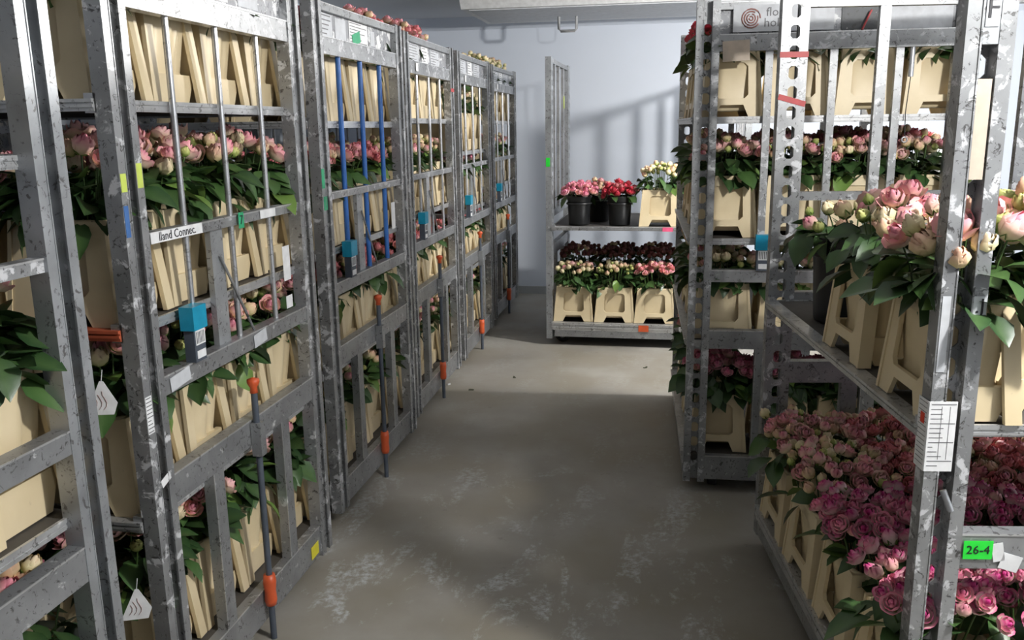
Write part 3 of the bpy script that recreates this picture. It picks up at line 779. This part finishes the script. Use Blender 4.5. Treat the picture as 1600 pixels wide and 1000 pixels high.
# second left trolley
sticker(pt(T1, 'middle_rail'), 'rail_sticker', .10, .33, 1.273, 1.299, M['paper'], -.006, 'lland Connec.', .030)
sticker(pt(T1, 'middle_rail'), 'paper_scrap', .66, .76, 1.274, 1.298, M['paper'], -.006)
sticker(pt(T1, 'middle_rail'), 'number_tag', .515, .545, 1.262, 1.306, M['green_dull'], .0, '7', .036, label='green tag with number 7')
sticker(pt(T1, 'header_rail'), 'yellow_sticker', .12, .20, 1.83, 1.875, M['yellow'], .0)
lines_sheet(hp(T1), 'paper_note', .30, .42, 1.865, 1.945, -.024, 5, 'paper', 3); lines_sheet(hp(T1), 'paper_note', .45, .60, 1.87, 1.945, -.024, 6, 'paper', 4)
sticker(hp(T1), 'paper_note', .66, .78, 1.87, 1.94, M['board_light'], -.024)
lines_sheet(pt(T1, 'post'), 'barcode_label', .002, .028, .84, .93, .0, 10, 'paper', 5)
sticker(pt(T1, 'post'), 'paint_mark', .002, .022, 1.40, 1.44, M['lime']); sticker(pt(T1, 'post'), 'paint_mark', .060, .084, 1.405, 1.46, M['lime'])
sticker(pt(T1, 'post'), 'tape_strip', .002, .018, 1.30, 1.37, M['blue_tape'])
sticker(pt(T1, 'post'), 'paper_scrap', .03, .07, .70, .72, M['paper'], .0, tilt=.3)
sticker(pt(T1, 'backing_plate'), 'paper_note', .395, .445, 1.06, 1.17, M['paper'], -.018); sticker(pt(T1, 'backing_plate'), 'paper_note', .40, .445, .97, 1.01, M['paper'], -.018)
sticker(pt(T1, 'upper_rail'), 'torn_label', .11, .20, .915, .95, M['board_light'], .0, tilt=.1); sticker(pt(T1, 'upper_rail'), 'torn_label', .55, .63, .912, .95, M['board_light'], .0, tilt=.1)
sticker(pt(T1, 'bottom_rail'), 'yellow_sticker', .85, .91, .075, .12, M['yellow'], -.0065)
# third left trolley
lines_sheet(hp(T2), 'paper_note', .12, .24, 1.865, 1.945, -.024, 5, 'board_light', 6); sticker(hp(T2), 'paper_note', .27, .38, 1.865, 1.94, M['board_light'], -.024)
lines_sheet(hp(T2), 'paper_note', .41, .62, 1.862, 1.945, -.023, 7, 'paper', 8)
sticker(hp(T2), 'green_sticker', .44, .53, 1.862, 1.905, M['green_dull'], -.021, tilt=.25)
sticker(hp(T2), 'paper_scrap', .66, .71, 1.87, 1.93, M['board_light'], -.024); sticker(hp(T2), 'paper_scrap', .74, .78, 1.87, 1.92, M['paper'], -.024, tilt=.3)
sticker(pt(T2, 'post'), 'tape_strip', .002, .028, 1.32, 1.39, M['green_dull']); sticker(pt(T2, 'post'), 'tape_strip', .010, .040, 1.24, 1.29, M['green_dull'])
sticker(pt(T2, 'backing_plate'), 'paper_note', .395, .445, 1.08, 1.20, M['paper'], -.018)
for T, sd in ((T3, 20), (T4, 30), (T5, 40)):
    lines_sheet(hp(T), 'paper_note', .12, .34, 1.865, 1.945, -.024, 6, 'board_light', sd); lines_sheet(hp(T), 'paper_note', .40, .52, 1.865, 1.945, -.024, 5, 'paper', sd + 1)
    lines_sheet(hp(T), 'paper_note', .58, .76, 1.865, 1.945, -.024, 6, 'board_light', sd + 2)
    sticker(pt(T, 'header_rail'), 'paper_scrap', .20, .24, 1.81, 1.85, M['paper'], .0)
sticker(pt(T3, 'post', 1), 'red_tape', W - .085 - (W - PW), W - .01 - (W - PW), 1.735, 1.755, M['red_tape'], .001)
# foreground right trolley
pn = pt(TA, 'post', 0)
b = MB(); rows = 14
b.box(.0, .0016, -.002, .052, .845, .99, M['paper']); b.box(-.045, .0, -.0035, -.002, .845, .99, M['paper'])
rnd = random.Random(5)
for i in range(rows):
    z = .985 - i * .0098
    b.box(.0016, .002, .002, .05 if i % 4 == 0 else rnd.uniform(.01, .03), z - .0016, z, M['ink_grey'])
    b.box(-.04, -.004, -.0039, -.0035, z - .0012, z, M['ink_grey'])
for y in (.022, .038): b.box(.0016, .002, y, y + .001, .87, .98, M['ink_grey'])
link('packing_list', b.mesh('packing_list'), pn)['label'] = 'white printed packing list wrapped round the post'
b = MB(); b.box(-.03, -.012, -.0045, -.0039, .94, .962, M['red_dot']); link('red_sticker', b.mesh('red_sticker'), pn)
sticker(pn, 'white_strip', .004, .02, 1.05, 1.20, M['board_light'])
sticker(pn, 'marker_letter', .062, .087, 1.16, 1.20, M['board_light'], .0, '.J', .04)
b = MB(); b.box(-.02, .0005, .028, .062, 1.66, 1.78, M['post_clean']); cp = link('cover_plate', b.mesh('cover_plate'), pn)
sticker(cp, 'marker_letter', .032, .056, 1.69, 1.75, M['board_light'], .0008, 'F', .05)
b = MB(); b.box(-.03, .0, .03, .055, 1.42, 1.60, M['paper_beige']); link('card_slip', b.mesh('card_slip'), pn)
b = MB(); b.tube([(-.01, .045, .80), (.004, .058, .76)], .007, M['bar'], 8); link('clip', b.mesh('clip'), pn)
sticker(pt(TA, 'lower_rail'), 'green_sticker', PW + .004, PW + .062, .655, .695, M['green'], .001, '26-4', .026, label='bright green sticker with handwritten 26-4')
sticker(pt(TA, 'lower_rail'), 'torn_label', PW + .062, PW + .085, .65, .69, M['paper'], .0005, tilt=.2); sticker(pt(TA, 'lower_rail'), 'torn_label', PW + .08, PW + .12, .63, .665, M['paper'], .0005, tilt=-.3)
# inside of its far frame: red tape bands round the far post
pf = pt(TA, 'post', 1, 1)
for z, tl in ((1.745, .0), (1.60, .28)):
    b = MB(); b.box(-PD - .0015, -PD - .0005, -.046, .046, -.009, .009, M['red_tape']); o = link('red_tape', b.mesh('red_tape'), pf, (0, .044, z), (tl, 0, 0))
# middle right trolley header
h = hp(TB)
sg = sticker(h, 'sign_board', .135, .50, 1.865, 1.962, M['board_light'], -.004, [('flora', -.022, .020, .045), ('holland', -.005, -.018, .045)], ink='ink_grey', label='white sign with a rose emblem and words')
b = MB()
for k in range(4):
    r_ = .034 - .009 * k; pts = [(0, r_ * math.cos(a), r_ * math.sin(a)) for a in [2 * PI * i / 14 * .9 + k for i in range(15)]]
    b.tube(pts, .0028, M['logo'], 5)
lg = link('rose_emblem', b.mesh('rose_emblem'), h, (-.002, .20, 1.913))
sticker(h, 'dark_board', .53, .66, 1.865, 1.948, M['board_dark'], -.02); sticker(h, 'pale_board', .66, .92, 1.862, 1.95, M['board_light'], -.021)
sticker(pt(TB, 'header_rail'), 'beige_label', .10, .20, 1.76, 1.835, M['paper_beige'], .001, tilt=.05)
b = MB(); b.tube([(0, .60, 1.86), (0, .63, 1.93)], .004, M['red_tape'], 6); link('red_tie', b.mesh('red_tie'), h)
hb_ = pt(TB, 'upper_rail')
lh = link('label_holder', PM['holder'], hb_, (0.0, .285, .0)); link('barcode', PM['barcode'], TB.root, (0, .285, 0)); link('holder_cap', PM['cap'], TB.root, (0, .285, 0))
b = MB(); b.tube([(-.02, 0, 1.80), (-.02, 0, 1.69)], .010, M['bar'], 8); rd = link('short_rod', b.mesh('short_rod'), TB.root, (0, .79, 0))
b = MB(); b.tube([(-.02, 0, 1.69), (-.02, -.008, 1.56), (-.02, -.004, 1.47)], .0018, M['rubber'], 5); b.lathe([(.010, -.003), (.013, 0), (.010, .003), (.007, 0), (.010, -.003)], 10, M['bar'], mtx=Matrix.Translation((-.02, -.004, 1.46)) @ Matrix.Rotation(R(90), 4, 'Y')); link('wire', b.mesh('wire'), rd)
# crosswise trolley: stickers on the front edge profile (faces local +y)
b = MB(); b.box(-.72, -.65, W + .010, W + .0115, .12, .165, M['orange']); link('orange_sticker', b.mesh('orange_sticker'), TF.parts['tray_edge'][1], (-L, W, 0), (0, 0, PI))
b = MB(); b.box(-.87, -.80, W + .010, W + .0115, -.028, .0, M['pink_tape']); link('pink_sticker', b.mesh('pink_sticker'), TF.parts['shelf'][0])
b = MB(); b.box(-.03, -.004, PW, PW + .0015, 1.26, 1.32, M['green']); link('green_sticker', b.mesh('green_sticker'), pt(TF, 'post', 1))
b = MB(); b.box(-.036, -.0345, -.024, .024, 1.66, 1.75, M['lime']); link('yellow_card', b.mesh('yellow_card'), pt(TF, 'bar', 0))

# white plant tags hanging from two bunches beside the second left trolley
def plant_tag(x, y, z, rz, tilt, label):
    b = MB(); b.prism([(-.03, 0), (.03, .006), (.036, .035), (.004, .085), (-.004, .085)], -.0006, .0006, 'xz', M['paper'])
    rnd = random.Random(int(x * 100))
    for k in range(3):
        pts = [(-.012 + .01 * k + .006 * math.sin(i), -.0014, .016 + .009 * i) for i in range(4 + k)]
        b.tube(pts, .0006, M['logo'], 4)
    b.tube([(0, 0, .083), (.0, .006, .11)], .001, M['paper'], 4)
    o = link('plant_tag', b.mesh('plant_tag'), None, (x, y, z), (tilt, .15, rz)); tag(o, label, 'tag')
plant_tag(-1.222, 1.655, .40, R(28), .1, 'white pointed plant tag with scribble, low beside second left trolley')
plant_tag(-1.262, 1.675, .90, R(24), .1, 'white pointed plant tag hanging higher, behind the nearest left post')

# scraps on the floor
def scrap(name, x, y, s, m, label, cat):
    b = MB(); rnd = random.Random(int(x * 1000 + y * 77)); n = 7
    pts = [(s * rnd.uniform(.6, 1.1) * math.cos(2 * PI * k / n), .6 * s * rnd.uniform(.6, 1.1) * math.sin(2 * PI * k / n)) for k in range(n)]
    vs = [(px, py, .002 + .25 * s * (px / s) ** 2) for px, py in pts] + [(0, 0, .001)] + [(px * .98, py * .98, .0) for px, py in pts]
    fs = [(k, (k + 1) % n, n) for k in range(n)] + [(n + 1 + k, n + 1 + (k + 1) % n, (k + 1) % n, k) for k in range(n)]
    b.add(vs, fs, m); o = link(name, b.mesh(name), None, (x, y, 0), (0, 0, rnd.uniform(0, 6))); tag(o, label, cat)
DL = plain('withered_leaf', (.05, .055, .03), .7)
scrap('fallen_petal', -1.30, 4.92, .018, M['paper'], 'small white petal on the lit floor near the left row', 'petal')
scrap('fallen_leaf', -1.14, 4.83, .022, DL, 'dark withered leaf on lit floor beside the white petal', 'leaf')
scrap('fallen_leaf', -.93, 5.12, .020, DL, 'small dark leaf on lit floor before the crosswise trolley', 'leaf')
scrap('fallen_leaf', -1.33, 3.38, .028, DL, 'dark clump of leaf at the foot of the third left trolley', 'leaf')
scrap('fallen_leaf', -.13, 5.45, .020, DL, 'lone leaf on lit floor near the middle right trolley', 'leaf')
